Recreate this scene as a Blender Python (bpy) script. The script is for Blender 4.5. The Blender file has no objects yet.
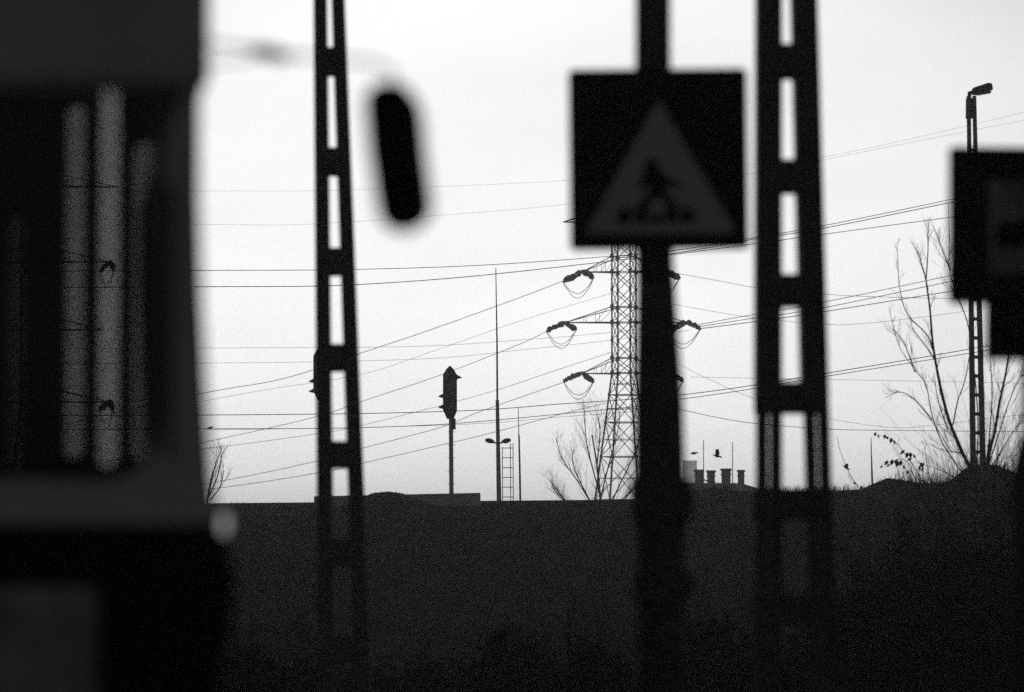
import bpy, bmesh, math, random
from mathutils import Vector, Matrix, noise
random.seed(7)
R = math.radians
sc = bpy.context.scene
COL = sc.collection

# ------------------------------------------------------------------ camera
W, H, FPX = 1024, 692, 3840.0
HOR = 560.0                                   # image row of the true horizon
CAMZ = 1.6
PITCH = math.atan((HOR - H / 2) / FPX)
cd = bpy.data.cameras.new('camera'); cam = bpy.data.objects.new('camera', cd); COL.objects.link(cam)
cd.sensor_width = 36.0; cd.lens = 36.0 * FPX / W
cd.clip_start = 0.1; cd.clip_end = 9000
cam.location = (0, 0, CAMZ); cam.rotation_euler = (math.pi / 2 + PITCH, 0, 0)
cd.dof.use_dof = True; cd.dof.focus_distance = 135; cd.dof.aperture_fstop = 2.5
cd.dof.aperture_blades = 0
sc.camera = cam

# ------------------------------------------------------------------ world, sun, exposure
SUN_EL, SUN_AZ = 7.0, -1.2                    # low, veiled sun almost straight ahead
w = bpy.data.worlds.new('World'); sc.world = w; w.use_nodes = True
nt = w.node_tree; nt.nodes.clear()
N = nt.nodes.new
sky = N('ShaderNodeTexSky'); sky.sky_type = 'NISHITA'; sky.sun_disc = False
sky.sun_elevation = R(SUN_EL); sky.sun_rotation = R(SUN_AZ)
sky.air_density = 1.0; sky.dust_density = 2.0; sky.ozone_density = 1.0; sky.altitude = 100
bw = N('ShaderNodeRGBToBW')                   # grey overcast, black-and-white film
tc = N('ShaderNodeTexCoord'); mp = N('ShaderNodeMapping'); mp.inputs['Scale'].default_value = (5, 5, 14)
nz = N('ShaderNodeTexNoise'); nz.inputs['Scale'].default_value = 1.3; nz.inputs['Detail'].default_value = 5
mr = N('ShaderNodeMapRange'); mr.inputs['From Min'].default_value = 0.3; mr.inputs['From Max'].default_value = 0.7
mr.inputs['To Min'].default_value = 0.90; mr.inputs['To Max'].default_value = 1.06
mu = N('ShaderNodeMath'); mu.operation = 'MULTIPLY'
bg = N('ShaderNodeBackground'); bg.inputs['Strength'].default_value = 0.075
out = N('ShaderNodeOutputWorld')
L = nt.links.new
# the glare round the sun is spread flat by the cloud deck
sm_ = N('ShaderNodeMath'); sm_.operation = 'SMOOTH_MIN'; sm_.inputs[1].default_value = 38; sm_.inputs[2].default_value = 24
L(sky.outputs[0], bw.inputs[0]); L(bw.outputs[0], sm_.inputs[0])
L(tc.outputs['Generated'], mp.inputs[0]); L(mp.outputs[0], nz.inputs['Vector'])
L(nz.outputs['Fac'], mr.inputs['Value']); L(sm_.outputs[0], mu.inputs[0]); L(mr.outputs[0], mu.inputs[1])
L(mu.outputs[0], bg.inputs['Color']); L(bg.outputs[0], out.inputs['Surface'])

sd = bpy.data.lights.new('sun', 'SUN'); so = bpy.data.objects.new('sun', sd); COL.objects.link(so)
sd.energy = 0.5; sd.angle = R(14); sd.color = (1, 1, 1)
sdir = Vector((math.sin(R(SUN_AZ)) * math.cos(R(SUN_EL)), math.cos(R(SUN_AZ)) * math.cos(R(SUN_EL)), math.sin(R(SUN_EL))))
so.rotation_euler = (-sdir).to_track_quat('-Z', 'Y').to_euler()
so.location = (0, 0, 60)
sc.view_settings.view_transform = 'Standard'; sc.view_settings.look = 'None'
sc.view_settings.exposure = -1.34; sc.view_settings.gamma = 1.0
sc.view_settings.use_curve_mapping = False
sc.render.engine = 'CYCLES'
sc.cycles.use_denoising = False
sc.cycles.sample_clamp_direct = 4.0; sc.cycles.sample_clamp_indirect = 1.0
w.cycles.sampling_method = 'MANUAL'; w.cycles.sample_map_resolution = 2048
sc.cycles.max_bounces = 8; sc.cycles.transparent_max_bounces = 16; sc.cycles.volume_bounces = 1

# ------------------------------------------------------------------ helpers
_f = Vector((0, math.cos(PITCH), math.sin(PITCH))); _u = Vector((0, -math.sin(PITCH), math.cos(PITCH)))
def ray(px, py):
    return Vector((1, 0, 0)) * ((px - W / 2) / FPX) + _u * ((H / 2 - py) / FPX) + _f
def at(px, py, Y):
    d = ray(px, py); return Vector((0, 0, CAMZ)) + d * (Y / d.y)

def mat(name, c, var=0.25, scale=8.0, rough=0.85, bump=0.0, spec=0.3, metal=0.0, rust=None):
    m = bpy.data.materials.new(name); m.use_nodes = True
    t = m.node_tree; b = t.nodes['Principled BSDF']
    tcn = t.nodes.new('ShaderNodeTexCoord')
    n = t.nodes.new('ShaderNodeTexNoise'); n.inputs['Scale'].default_value = scale; n.inputs['Detail'].default_value = 8
    n.inputs['Roughness'].default_value = 0.65
    r = t.nodes.new('ShaderNodeValToRGB')
    r.color_ramp.elements[0].position = 0.3; r.color_ramp.elements[1].position = 0.72
    lo, hi = c * (1 - var), c * (1 + var)
    r.color_ramp.elements[0].color = (lo, lo, lo, 1); r.color_ramp.elements[1].color = (hi, hi, hi, 1)
    t.links.new(tcn.outputs['Object'], n.inputs['Vector']); t.links.new(n.outputs['Fac'], r.inputs['Fac'])
    t.links.new(r.outputs[0], b.inputs['Base Color'])
    b.inputs['Roughness'].default_value = rough; b.inputs['Specular IOR Level'].default_value = spec
    b.inputs['Metallic'].default_value = metal
    if bump:
        bp = t.nodes.new('ShaderNodeBump'); bp.inputs['Strength'].default_value = bump
        bp.inputs['Distance'].default_value = 0.02
        t.links.new(n.outputs['Fac'], bp.inputs['Height']); t.links.new(bp.outputs[0], b.inputs['Normal'])
    return m
def glass(name, tr, refl=0.04):
    m = bpy.data.materials.new(name); m.use_nodes = True
    t = m.node_tree; t.nodes.clear()
    o = t.nodes.new('ShaderNodeOutputMaterial'); a = t.nodes.new('ShaderNodeBsdfTransparent')
    tr = math.sqrt(tr)                       # a pane is crossed through both faces
    a.inputs[0].default_value = (tr, tr, tr, 1)
    g = t.nodes.new('ShaderNodeBsdfGlossy'); g.inputs['Roughness'].default_value = 0.02
    tcn = t.nodes.new('ShaderNodeTexCoord')
    n = t.nodes.new('ShaderNodeTexNoise'); n.inputs['Scale'].default_value = 2.0
    r = t.nodes.new('ShaderNodeMapRange'); r.inputs['To Min'].default_value = refl * 0.7; r.inputs['To Max'].default_value = refl * 1.3
    x = t.nodes.new('ShaderNodeMixShader')
    t.links.new(tcn.outputs['Object'], n.inputs['Vector']); t.links.new(n.outputs['Fac'], r.inputs['Value'])
    t.links.new(r.outputs[0], x.inputs[0]); t.links.new(a.outputs[0], x.inputs[1]); t.links.new(g.outputs[0], x.inputs[2])
    t.links.new(x.outputs[0], o.inputs[0])
    return m

M = dict(
    soil=mat('dark_soil', 0.066, 0.55, 0.45, 1.0, 0.6, 0.0),
    grass=mat('dry_grass', 0.065, 0.5, 3.0, 0.95, 0, 0.05),
    twig=mat('bark', 0.05, 0.3, 20, 0.9, 0, 0.1),
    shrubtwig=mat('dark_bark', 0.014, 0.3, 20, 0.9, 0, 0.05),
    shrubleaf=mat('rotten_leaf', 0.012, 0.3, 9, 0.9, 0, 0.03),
    leaf=mat('withered_leaf', 0.05, 0.3, 9, 0.8, 0, 0.1),
    steel=mat('weathered_steel', 0.24, 0.35, 6, 0.75, 0.1, 0.3),
    dsteel=mat('dark_painted_steel', 0.09, 0.35, 9, 0.7, 0.1, 0.3),
    galv=mat('galvanised_steel', 0.6, 0.3, 5, 0.7, 0, 0.3),
    wire=mat('oxidised_copper_wire', 0.05, 0.2, 5, 0.8, 0, 0.2),
    porcelain=mat('brown_porcelain', 0.04, 0.2, 5, 0.5, 0, 0.4),
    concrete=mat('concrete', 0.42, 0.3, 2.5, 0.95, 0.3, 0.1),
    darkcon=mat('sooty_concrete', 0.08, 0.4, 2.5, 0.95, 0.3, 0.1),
    brick=mat('sooty_brick', 0.14, 0.35, 4, 0.95, 0.3, 0.1),
    roof=mat('roof_tiles', 0.10, 0.35, 4, 0.9, 0.3, 0.1),
    snow=mat('snow', 0.75, 0.1, 4, 0.9, 0.1, 0.1),
    plaster=mat('pale_plaster', 0.35, 0.15, 1, 0.95, 0, 0.1),
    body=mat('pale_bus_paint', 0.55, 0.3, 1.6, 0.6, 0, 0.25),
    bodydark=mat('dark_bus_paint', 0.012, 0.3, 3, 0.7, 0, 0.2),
    hatch=mat('grimy_panel_paint', 0.3, 0.7, 5, 0.8, 0, 0.2),
    black=mat('black_plastic', 0.012, 0.2, 20, 0.75, 0, 0.15),
    rubber=mat('tyre_rubber', 0.02, 0.2, 20, 0.9, 0.1, 0.2),
    blue=mat('dark_sign_blue', 0.028, 0.25, 6, 0.75, 0, 0.15),
    white=mat('sign_white', 0.55, 0.12, 6, 0.75, 0, 0.15),
    pict=mat('sign_black', 0.012, 0.1, 6, 0.8, 0, 0.1),
    feather=mat('crow_feathers', 0.02, 0.2, 20, 0.8, 0, 0.1),
    lens=mat('lamp_glass', 0.5, 0.1, 20, 0.3, 0, 0.5),
    asphalt=mat('asphalt', 0.05, 0.25, 30, 0.95, 0.3, 0.1),
)
lm = bpy.data.materials.new('glint_glow'); lm.use_nodes = True  # emission imitates a highlight on the bus nose, not a real lamp
b_ = lm.node_tree.nodes['Principled BSDF']; b_.inputs['Base Color'].default_value = (0.6, 0.6, 0.6, 1)
b_.inputs['Emission Color'].default_value = (1, 1, 1, 1); b_.inputs['Emission Strength'].default_value = 0.95
M['glint'] = lm
GL = dict(near=glass('tinted_pane', 0.45, 0.02), far=glass('far_tinted_pane', 0.45, 0.02), a=glass('strip_tint_grey', 0.24), b=glass('strip_tint_clear', 0.42),
          c=glass('strip_tint_dark', 0.17), d=glass('strip_tint_dim', 0.03))  # tints of the slot panes set how bright each window strip looks

class MB:
    def __init__(s): s.v = []; s.f = []
    def add(s, vs, fs):
        o = len(s.v); s.v += [tuple(v) for v in vs]; s.f += [tuple(i + o for i in f) for f in fs]
    def box(s, c, d, rot=None):
        c = Vector(c); hx, hy, hz = d[0] / 2, d[1] / 2, d[2] / 2
        vs = [Vector((x, y, z)) for x in (-hx, hx) for y in (-hy, hy) for z in (-hz, hz)]
        if rot is not None: vs = [rot @ v for v in vs]
        s.add([c + v for v in vs], [(0, 1, 3, 2), (4, 6, 7, 5), (0, 4, 5, 1), (2, 3, 7, 6), (0, 2, 6, 4), (1, 5, 7, 3)])
    def tube(s, pts, rad, n=6, cap=True):
        pts = [Vector(p) for p in pts]
        if not hasattr(rad, '__len__'): rad = [rad] * len(pts)
        vs, fs = [], []
        prev = None
        for i, p in enumerate(pts):
            t = (pts[min(i + 1, len(pts) - 1)] - pts[max(i - 1, 0)])
            if t.length < 1e-9: t = Vector((0, 0, 1))
            t.normalize()
            if prev is None:
                a = Vector((0, 1, 0)) if abs(t.y) < 0.9 else Vector((1, 0, 0))
            else: a = prev
            a = (a - t * a.dot(t)); a.normalize(); prev = a
            b = t.cross(a)
            for k in range(n):
                q = 2 * math.pi * (k + 0.5) / n
                vs.append(p + (a * math.cos(q) + b * math.sin(q)) * rad[i])
        for i in range(len(pts) - 1):
            for k in range(n):
                fs.append((i * n + k, i * n + (k + 1) % n, (i + 1) * n + (k + 1) % n, (i + 1) * n + k))
        if cap:
            fs.append(tuple(range(n))[::-1]); fs.append(tuple((len(pts) - 1) * n + k for k in range(n)))
        s.add(vs, fs)
    def frustum(s, ptsA, ptsB):      # two rings of equal count
        n = len(ptsA)
        s.add(list(ptsA) + list(ptsB), [tuple(range(n))[::-1], tuple(range(n, 2 * n))] +
              [(k, (k + 1) % n, n + (k + 1) % n, n + k) for k in range(n)])
    def ellipsoid(s, c, r, rot=None, nu=12, nv=8):
        c = Vector(c); vs = []; fs = []
        for j in range(nv + 1):
            ph = math.pi * j / nv
            for k in range(nu):
                q = 2 * math.pi * k / nu
                v = Vector((r[0] * math.sin(ph) * math.cos(q), r[1] * math.sin(ph) * math.sin(q), r[2] * math.cos(ph)))
                if rot is not None: v = rot @ v
                vs.append(c + v)
        for j in range(nv):
            for k in range(nu):
                fs.append((j * nu + k, (j + 1) * nu + k, (j + 1) * nu + (k + 1) % nu, j * nu + (k + 1) % nu))
        s.add(vs, fs)
    def build(s, name, m, parent=None, smooth=False, bevel=0.0):
        me = bpy.data.meshes.new(name); me.from_pydata(s.v, [], s.f); me.update()
        bm = bmesh.new(); bm.from_mesh(me); bmesh.ops.remove_doubles(bm, verts=bm.verts, dist=1e-5)
        bmesh.ops.recalc_face_normals(bm, faces=bm.faces)
        if bevel: bmesh.ops.bevel(bm, geom=[e for e in bm.edges], offset=bevel, segments=2, affect='EDGES', clamp_overlap=True)
        bm.to_mesh(me); bm.free()
        if smooth:
            for p in me.polygons: p.use_smooth = True
        o = bpy.data.objects.new(name, me); COL.objects.link(o)
        if m: me.materials.append(m)
        if parent:
            o.parent = parent
            mw = world(parent); o.matrix_parent_inverse = mw.inverted()
        return o
def world(o):
    m = Matrix.LocRotScale(o.location, o.rotation_euler, o.scale)
    return (world(o.parent) @ o.matrix_parent_inverse @ m) if o.parent else m
def tag(o, label, cat, group=None, kind=None):
    if label: o['label'] = label
    if cat: o['category'] = cat
    if group: o['group'] = group
    if kind: o['kind'] = kind
    return o
def thing(name, loc, label, cat, group=None):
    o = bpy.data.objects.new(name, None); COL.objects.link(o); o.location = loc; o.empty_display_size = 0.2
    return tag(o, label, cat, group)

def plate(name, outer, holes, th, mtx, m, parent=None, bevel=0.0):
    """flat plate with holes: 2-D outlines (a,b) filled, thickness th, placed by mtx (a->x, b->y, thickness->z)"""
    cu = bpy.data.curves.new('tmp', 'CURVE'); cu.dimensions = '2D'; cu.fill_mode = 'BOTH'
    cu.extrude = th / 2 - bevel; cu.bevel_depth = bevel; cu.bevel_resolution = 1
    for pts in [outer] + holes:
        sp = cu.splines.new('POLY'); sp.points.add(len(pts) - 1); sp.use_cyclic_u = True
        for i, p in enumerate(pts): sp.points[i].co = (p[0], p[1], 0, 1)
    ob = bpy.data.objects.new('tmp', cu); COL.objects.link(ob)
    dg = bpy.context.evaluated_depsgraph_get(); dg.update()
    me = bpy.data.meshes.new_from_object(ob.evaluated_get(dg)); me.name = name
    bpy.data.objects.remove(ob); bpy.data.curves.remove(cu)
    me.transform(mtx); me.materials.clear(); me.materials.append(m)
    o = bpy.data.objects.new(name, me); COL.objects.link(o)
    if parent: o.parent = parent; o.matrix_parent_inverse = world(parent).inverted()
    return o
def rrect(x0, y0, x1, y1, r, n=6):
    P = []
    for cx, cy, a0 in ((x1 - r, y1 - r, 0), (x0 + r, y1 - r, 90), (x0 + r, y0 + r, 180), (x1 - r, y0 + r, 270)):
        for k in range(n + 1):
            a = R(a0 + 90 * k / n); P.append((cx + r * math.cos(a), cy + r * math.sin(a)))
    return P
def interp(tab, x):
    if x <= tab[0][0]: return tab[0][1]
    for (a, b), (c, d) in zip(tab, tab[1:]):
        if x <= c: return b + (d - b) * (x - a) / (c - a)
    return tab[-1][1]

# ------------------------------------------------------------------ terrain
CREST = [(-300,508),(205,508),(228,508),(240,503),(250,503),(268,509),(300,509),(345,507),(362,499),(374,493.5),(385,491.5),(396,492),(412,496),(425,502),(440,507),
         (500,507),(560,505),(600,504),(640,502),(665,497),(690,493),(702,489),(715,487.5),(730,490),(745,493),(770,492),(822,491),(860,490),(870,486),
         (880,480),(892,477.5),(905,482),(930,484),(948,484),(957,476),(964,468),(975,464),(990,463),(1002,467),(1012,474),(1024,478),(1300,484)]
YC = 100.0
def sm(t): t = max(0, min(1, t)); return t * t * (3 - 2 * t)
def gz(x, y):
    cz = CAMZ + (HOR - interp(CREST, 512 + x * FPX / YC)) / FPX * YC
    if abs(x) > 40: cz = 2.95
    if y <= YC: z = cz * sm((y - 40) / 64) if y < YC - 8 else (lambda a: a * (1 - sm((y - YC + 8) / 8)) + cz * sm((y - YC + 8) / 8))(2.93 * sm((y - 40) / 64))
    else: z = cz + (2.6 - cz) * sm((y - YC) / 7)
    n1 = noise.noise(Vector((x * 0.35, y * 0.35, 0))) * 0.10 + noise.noise(Vector((x * 1.4, y * 1.4, 3))) * 0.05
    n1 *= sm((y - 20) / 20) * (1 if y < 92 else 0.45) * (1 if y < 130 else 0)
    return z + n1
xs = [-1480, -900, -500, -250, -120, -70, -45] + [-34 + 0.35 * i for i in range(195)] + [45, 70, 120, 250, 500, 900, 1480]
ys = [-190, -100, -40, -10] + [5 * i for i in range(0, 8)] + [38 + 0.5 * i for i in range(150)] + [115, 120, 130, 150, 200, 300, 500, 900, 1500, 2200, 2980]
vs = [(x, y, gz(x, y)) for y in ys for x in xs]; nx = len(xs)
fs = [(j * nx + i, j * nx + i + 1, (j + 1) * nx + i + 1, (j + 1) * nx + i) for j in range(len(ys) - 1) for i in range(nx - 1)]
g = MB(); g.v = vs; g.f = fs
tag(g.build('ground', M['soil'], smooth=True), None, None, kind='structure')
rd = MB(); rd.box((0, 6.5, 0.004), (60, 15, 0.008))
tag(rd.build('road', M['asphalt']), None, None, kind='structure')

# ------------------------------------------------------------------ haze
HZ = 0.00055
hb = MB(); hb.box((0, 1400, 17), (2990, 3190, 40))
ho = hb.build('haze', None); tag(ho, None, None, kind='stuff')
hm = bpy.data.materials.new('thin_haze'); hm.use_nodes = True
ht = hm.node_tree; ht.nodes.clear(); hv = ht.nodes.new('ShaderNodeVolumePrincipled'); hoo = ht.nodes.new('ShaderNodeOutputMaterial')
hv.inputs['Color'].default_value = (0.95, 0.95, 0.95, 1); hv.inputs['Density'].default_value = HZ; hv.inputs['Anisotropy'].default_value = 0.7
ht.links.new(hv.outputs[0], hoo.inputs['Volume']); ho.data.materials.append(hm)

# ------------------------------------------------------------------ grass and undergrowth (stuff)
def blade(mb, p, h, wd, lean):
    q = random.uniform(0, math.pi); a = Vector((math.cos(q), math.sin(q), 0)) * wd
    l = Vector((lean * random.uniform(-1, 1), lean * random.uniform(-1, 1), 0))
    mb.add([p - a, p + a, p + l * 0.4 + Vector((0, 0, h * 0.6)) + a * 0.6, p + l * 0.4 + Vector((0, 0, h * 0.6)) - a * 0.6, p + l + Vector((0, 0, h))],
           [(0, 1, 2, 3), (3, 2, 4)])
gr = MB()
for i in range(26000):
    y = 46 + 56 * random.random() ** 0.8; x = random.uniform(-0.16, 0.16) * y
    k = noise.noise(Vector((x * 0.25, y * 0.25, 9)))
    if k < -0.15 and random.random() < 0.7: continue
    blade(gr, Vector((x, y, gz(x, y) - 0.03)), random.uniform(0.08, 0.28) * (0.35 if y > 90 and x < 5 else 1), random.uniform(0.006, 0.016), 0.1)
for i in range(1400):           # taller stalks along the right-hand crest
    px = random.choice([random.gauss(915, 16), random.gauss(940, 15), random.gauss(830, 14), random.gauss(688, 7), random.uniform(650, 1010)])
    y = random.uniform(96, 101); x = (px - 512) / FPX * y
    blade(gr, Vector((x, y, gz(x, y) - 0.05)), random.uniform(0.1, 0.75 if 895 < px < 960 else 0.3), random.uniform(0.003, 0.008), 0.25)
tag(gr.build('grass', M['grass']), 'rough dark grass covering the embankment', 'grass', kind='stuff')

# ------------------------------------------------------------------ plants
def twigs(mb, p, d, l, r, depth, spread=0.6, n=6, flat=1.0, rmin=0.0022):
    pts = [p.copy()]; rad = [r]; q = p.copy(); dd = d.normalized()
    kids = []
    for i in range(n):
        dd = (dd + Vector((random.uniform(-1, 1) * .18, random.uniform(-1, 1) * .18 * flat, random.uniform(-.1, .2)))).normalized()
        q = q + dd * (l / n); pts.append(q.copy()); rad.append(max(r * (1 - (i + 1) / n * 0.85), rmin))
        if depth > 0 and i >= 1 and random.random() < 0.75:
            s = random.choice((-1, 1))
            kids.append((q.copy(), dd.copy(), s, rad[-1]))
    mb.tube(pts, rad, 4, False)
    for q, dd, s, rr in kids:
        side = Vector((s * random.uniform(.4, 1), random.uniform(-.6, .6), random.uniform(.1, .6)))
        twigs(mb, q, (dd + side * spread), l * random.uniform(.35, .6), rr * 0.65, depth - 1, spread, max(3, n - 1), flat, rmin)
def stem(mb, pix, Y, r0, r1, kids=5, klen=0.8, depth=1, spread=0.6, kr=0.5):
    P = [at(a, b, Y + random.uniform(-.15, .15)) for a, b in pix]
    # smooth the given points
    Q = []
    for i in range(len(P) - 1):
        for k in range(5):
            t = k / 5; p0 = P[max(i - 1, 0)]; p1 = P[i]; p2 = P[i + 1]; p3 = P[min(i + 2, len(P) - 1)]
            Q.append(0.5 * ((2 * p1) + (-p0 + p2) * t + (2 * p0 - 5 * p1 + 4 * p2 - p3) * t * t + (-p0 + 3 * p1 - 3 * p2 + p3) * t ** 3))
    Q.append(P[-1]); n = len(Q)
    rr = [r0 + (r1 - r0) * i / (n - 1) for i in range(n)]
    mb.tube(Q, rr, 6, True)
    for k in range(kids):
        i = random.randint(n // 5, n - 2); d = (Q[i + 1] - Q[i]).normalized(); s = random.choice((-1, 1))
        twigs(mb, Q[i], d + Vector((s * random.uniform(.3, .9), random.uniform(-.5, .5), .1)) * spread, klen * random.uniform(.5, 1.2) * (1.2 - i / n), rr[i] * kr, depth, spread)

TY = 78.0
base = at(978, 512, TY)
t = thing('bare_tree', base, 'bare many-stemmed tree with upswept branches around the lamp mast at right', 'tree')
tr = MB()
stem(tr, [(981,640),(980,520),(974,480),(960,447),(949,420),(940,385),(933,345),(930,310),(926,280)], TY, .050, .015, 9, .7, 2)
stem(tr, [(982,640),(983,520),(988,462),(995,430),(1000,400),(1006,372),(1010,345),(1016,300)], TY, .042, .012, 9, .7, 2)
tr.build('trunk', M['twig'], t, smooth=True)
cr = MB()
for s in ([(926,280),(928,250),(928,222)], [(928,290),(923,268),(916,248)], [(940,385),(930,340),(908,315),(900,290),(898,262),(897,242)],
          [(976,480),(978,420),(972,350),(966,318),(955,290),(949,268),(949,235),(948,203)], [(950,270),(943,252),(933,225)], [(953,285),(954,262),(956,235)],
          [(975,490),(960,470),(942,442),(932,415),(926,385),(915,370),(900,348),(893,325),(889,308)], [(936,362),(925,345),(912,328)],
          [(953,425),(958,400),(965,380),(971,345),(975,312)], [(987,470),(1000,430),(1008,405),(1016,385),(1022,370)], [(986,470),(992,400),(990,350),(992,300)],
          [(975,492),(955,478),(940,470),(915,462)], [(978,485),(962,455),(950,450),(935,425),(920,412)], [(990,470),(1008,440),(1020,420)],
          [(932,420),(915,400),(900,392),(885,398)], [(948,430),(938,400),(934,372)], [(915,372),(905,345),(895,330)]):
    stem(cr, s, TY + random.uniform(-.6, .6), .015, .004, 9, .6, (2 if s[0][1] > 460 else 1), 0.5, .5)
for k in range(60):
    p = at(random.uniform(962, 1000), 492, TY); twigs(cr, p, Vector((random.uniform(-.9, .9), random.uniform(-.5, .5), 1)), random.uniform(.5, 1.9), .008, 1)
cr.build('crown', M['twig'], t)

TB = 175.0
t = thing('bare_tree', at(600, 530, TB), 'thin leafless tree in the haze at the foot of the lattice pylon', 'tree')
tr = MB(); stem(tr, [(604,560),(603,520),(600,495),(597,465),(592,435)], TB, .07, .03, 6, 1.5, 2); tr.build('trunk', M['twig'], t)
cr = MB()
for s in ([(603,525),(592,505),(578,482),(562,458),(556,438)], [(600,495),(588,450),(585,425),(584,405)], [(603,520),(622,480),(636,450),(645,420)],
          [(602,528),(580,510),(560,497),(552,485)], [(597,465),(600,430),(596,412)], [(600,500),(610,460),(618,430),(620,412)], [(603,525),(570,505),(548,478)],
          [(603,515),(633,490),(650,470)], [(592,505),(575,470),(572,450)], [(604,530),(628,495),(640,480),(652,440)]):
    stem(cr, s, TB + random.uniform(-1.5, 1.5), .034, .010, 16, 1.5, 2, .55, .55)
cr.build('crown', M['twig'], t)

t = thing('bare_tree', at(205, 520, 108), 'small leafless sapling beside the bus window edge on the left crest', 'tree')
tr = MB(); stem(tr, [(207,530),(207,505),(211,480),(217,460)], 108, .03, .012, 2, .6, 1); tr.build('trunk', M['twig'], t)
cr = MB()
for s in ([(207,505),(214,470),(222,448)], [(207,500),(217,478),(222,455),(228,446)], [(206,510),(198,480),(196,455)], [(210,500),(220,487),(224,470)]):
    stem(cr, s, 108, .02, .007, 7, .6, 2)
cr.build('crown', M['twig'], t)

def leaf(mb, p, l, wd, ang):
    d = Vector((math.cos(ang), 0.2 * random.uniform(-1, 1), math.sin(ang))); s = Vector((-math.sin(ang), .4, math.cos(ang))) * wd
    m1 = p + d * l * .4; n_ = Vector((0, .02, 0))
    mb.add([p, m1 + s, p + d * l, m1 - s, m1 + n_], [(0, 1, 4), (1, 2, 4), (2, 3, 4), (3, 0, 4)])
def weed(name, Y, stems, leaves, label, grp=None, tw=3):
    t = thing(name, at(stems[0][0][0], stems[0][0][1], Y), label, 'weed', grp)
    for s in stems:
        a = MB(); stem(a, s, Y, .010, .004, tw, .3, 1); a.build('stem', M['twig'], t)
    b = MB()
    for (px, py, l, an) in leaves: l *= 1.05; leaf(b, at(px, py, Y), l, l * random.uniform(.22, .38), R(an))
    b.build('foliage', M['leaf'], t)
weed('leafy_weed', 80, [[(930,500),(922,480),(908,458),(893,440),(878,435)], [(925,505),(915,478),(905,460),(890,462),(880,466)], [(935,505),(928,470),(925,450),(926,445)]],
     [(876,432,.10,-110),(878,434,.1,-80),(885,434,.11,-100),(886,436,.09,-60),(892,438,.12,-110),(894,440,.1,-80),(905,450,.14,-140),(908,452,.14,-110),(910,452,.13,-80),(913,454,.12,-60),
      (888,460,.14,-120),(893,459,.15,-110),(897,459,.14,-100),(901,460,.13,-95),(899,462,.13,-120),(903,465,.1,-70),(920,465,.13,-100),(922,467,.12,-80),(924,462,.12,-110),(908,470,.1,-100),
      (920,462,.15,-60),(912,458,.12,-150),(890,464,.1,-140),(883,466,.08,-150)],
     'tangled weed with drooping dark leaves on the crest left of the lamp mast')
weed('wiry_weed', 90, [[(864,500),(859,488),(852,478),(846,466),(840,450),(837,436)]], [(856,484,.08,150),(860,488,.09,20)],
     'wiry leafless weed stalk arching on the crest below the low bird', tw=1)

# dim undergrowth at the foot of the slope
def shrub(px, top, Y, wpx, n, label):
    q = at(px, 600, Y); p0 = Vector((q.x, Y, gz(q.x, Y) - .03))
    t = thing('bare_shrub', p0, label, 'shrub', 'bare shrubs at the foot of the embankment')
    b = MB(); h = at(px, top, Y).z - p0.z; wx = wpx / FPX * Y
    for k in range(n):
        o = random.gauss(0, .33)
        q = p0 + Vector((o * wx, random.uniform(-1.2, 1.2), 0))
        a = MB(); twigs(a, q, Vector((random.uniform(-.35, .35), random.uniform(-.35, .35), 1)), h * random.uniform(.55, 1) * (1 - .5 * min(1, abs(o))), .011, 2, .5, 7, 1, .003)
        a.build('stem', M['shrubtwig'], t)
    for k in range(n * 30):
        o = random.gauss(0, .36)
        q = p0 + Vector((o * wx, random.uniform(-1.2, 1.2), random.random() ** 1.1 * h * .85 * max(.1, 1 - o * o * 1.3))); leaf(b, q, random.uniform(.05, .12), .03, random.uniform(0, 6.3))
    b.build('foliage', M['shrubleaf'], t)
for a_ in ((245, 632, 34, 80, 20, 'low dark shrub at the bottom beside the bus bumper'),
           (300, 655, 38, 50, 10, 'low dark shrub at the bottom just left of the thinner slotted mast'),
           (425, 655, 38, 60, 12, 'low dark shrub at the bottom just right of the thinner slotted mast'),
           (508, 612, 36, 70, 16, 'dark shrub with one tall sprig midway between thinner mast and sign pole'),
           (595, 628, 34, 70, 20, 'low dark shrub just left of the foot of the sign pole'),
           (715, 600, 37, 70, 18, 'dark shrub between the sign pole and the thicker slotted mast'),
           (860, 575, 40, 110, 46, 'broad dark shrub just right of the thicker slotted mast'),
           (925, 545, 42, 110, 60, 'dark shrub halfway between the thicker slotted mast and the lamp mast'),
           (985, 520, 43, 110, 70, 'tallest dark shrub, on the slope below the lamp mast'),
           (1040, 520, 38, 100, 60, 'dark shrub at the right edge below the cropped sign')):
    shrub(*a_)
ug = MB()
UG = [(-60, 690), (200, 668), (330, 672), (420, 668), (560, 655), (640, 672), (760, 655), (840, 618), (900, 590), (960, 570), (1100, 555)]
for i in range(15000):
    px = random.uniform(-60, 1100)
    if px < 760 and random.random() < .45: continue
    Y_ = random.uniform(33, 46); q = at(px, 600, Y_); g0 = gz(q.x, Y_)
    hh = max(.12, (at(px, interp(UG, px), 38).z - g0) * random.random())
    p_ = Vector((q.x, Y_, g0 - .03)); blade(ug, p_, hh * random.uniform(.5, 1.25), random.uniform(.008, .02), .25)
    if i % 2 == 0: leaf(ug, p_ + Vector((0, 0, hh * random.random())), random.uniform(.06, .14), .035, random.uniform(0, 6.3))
tag(ug.build('undergrowth', M['shrubleaf']), 'dark tangled undergrowth along the foot of the slope', 'undergrowth', kind='stuff')

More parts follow.
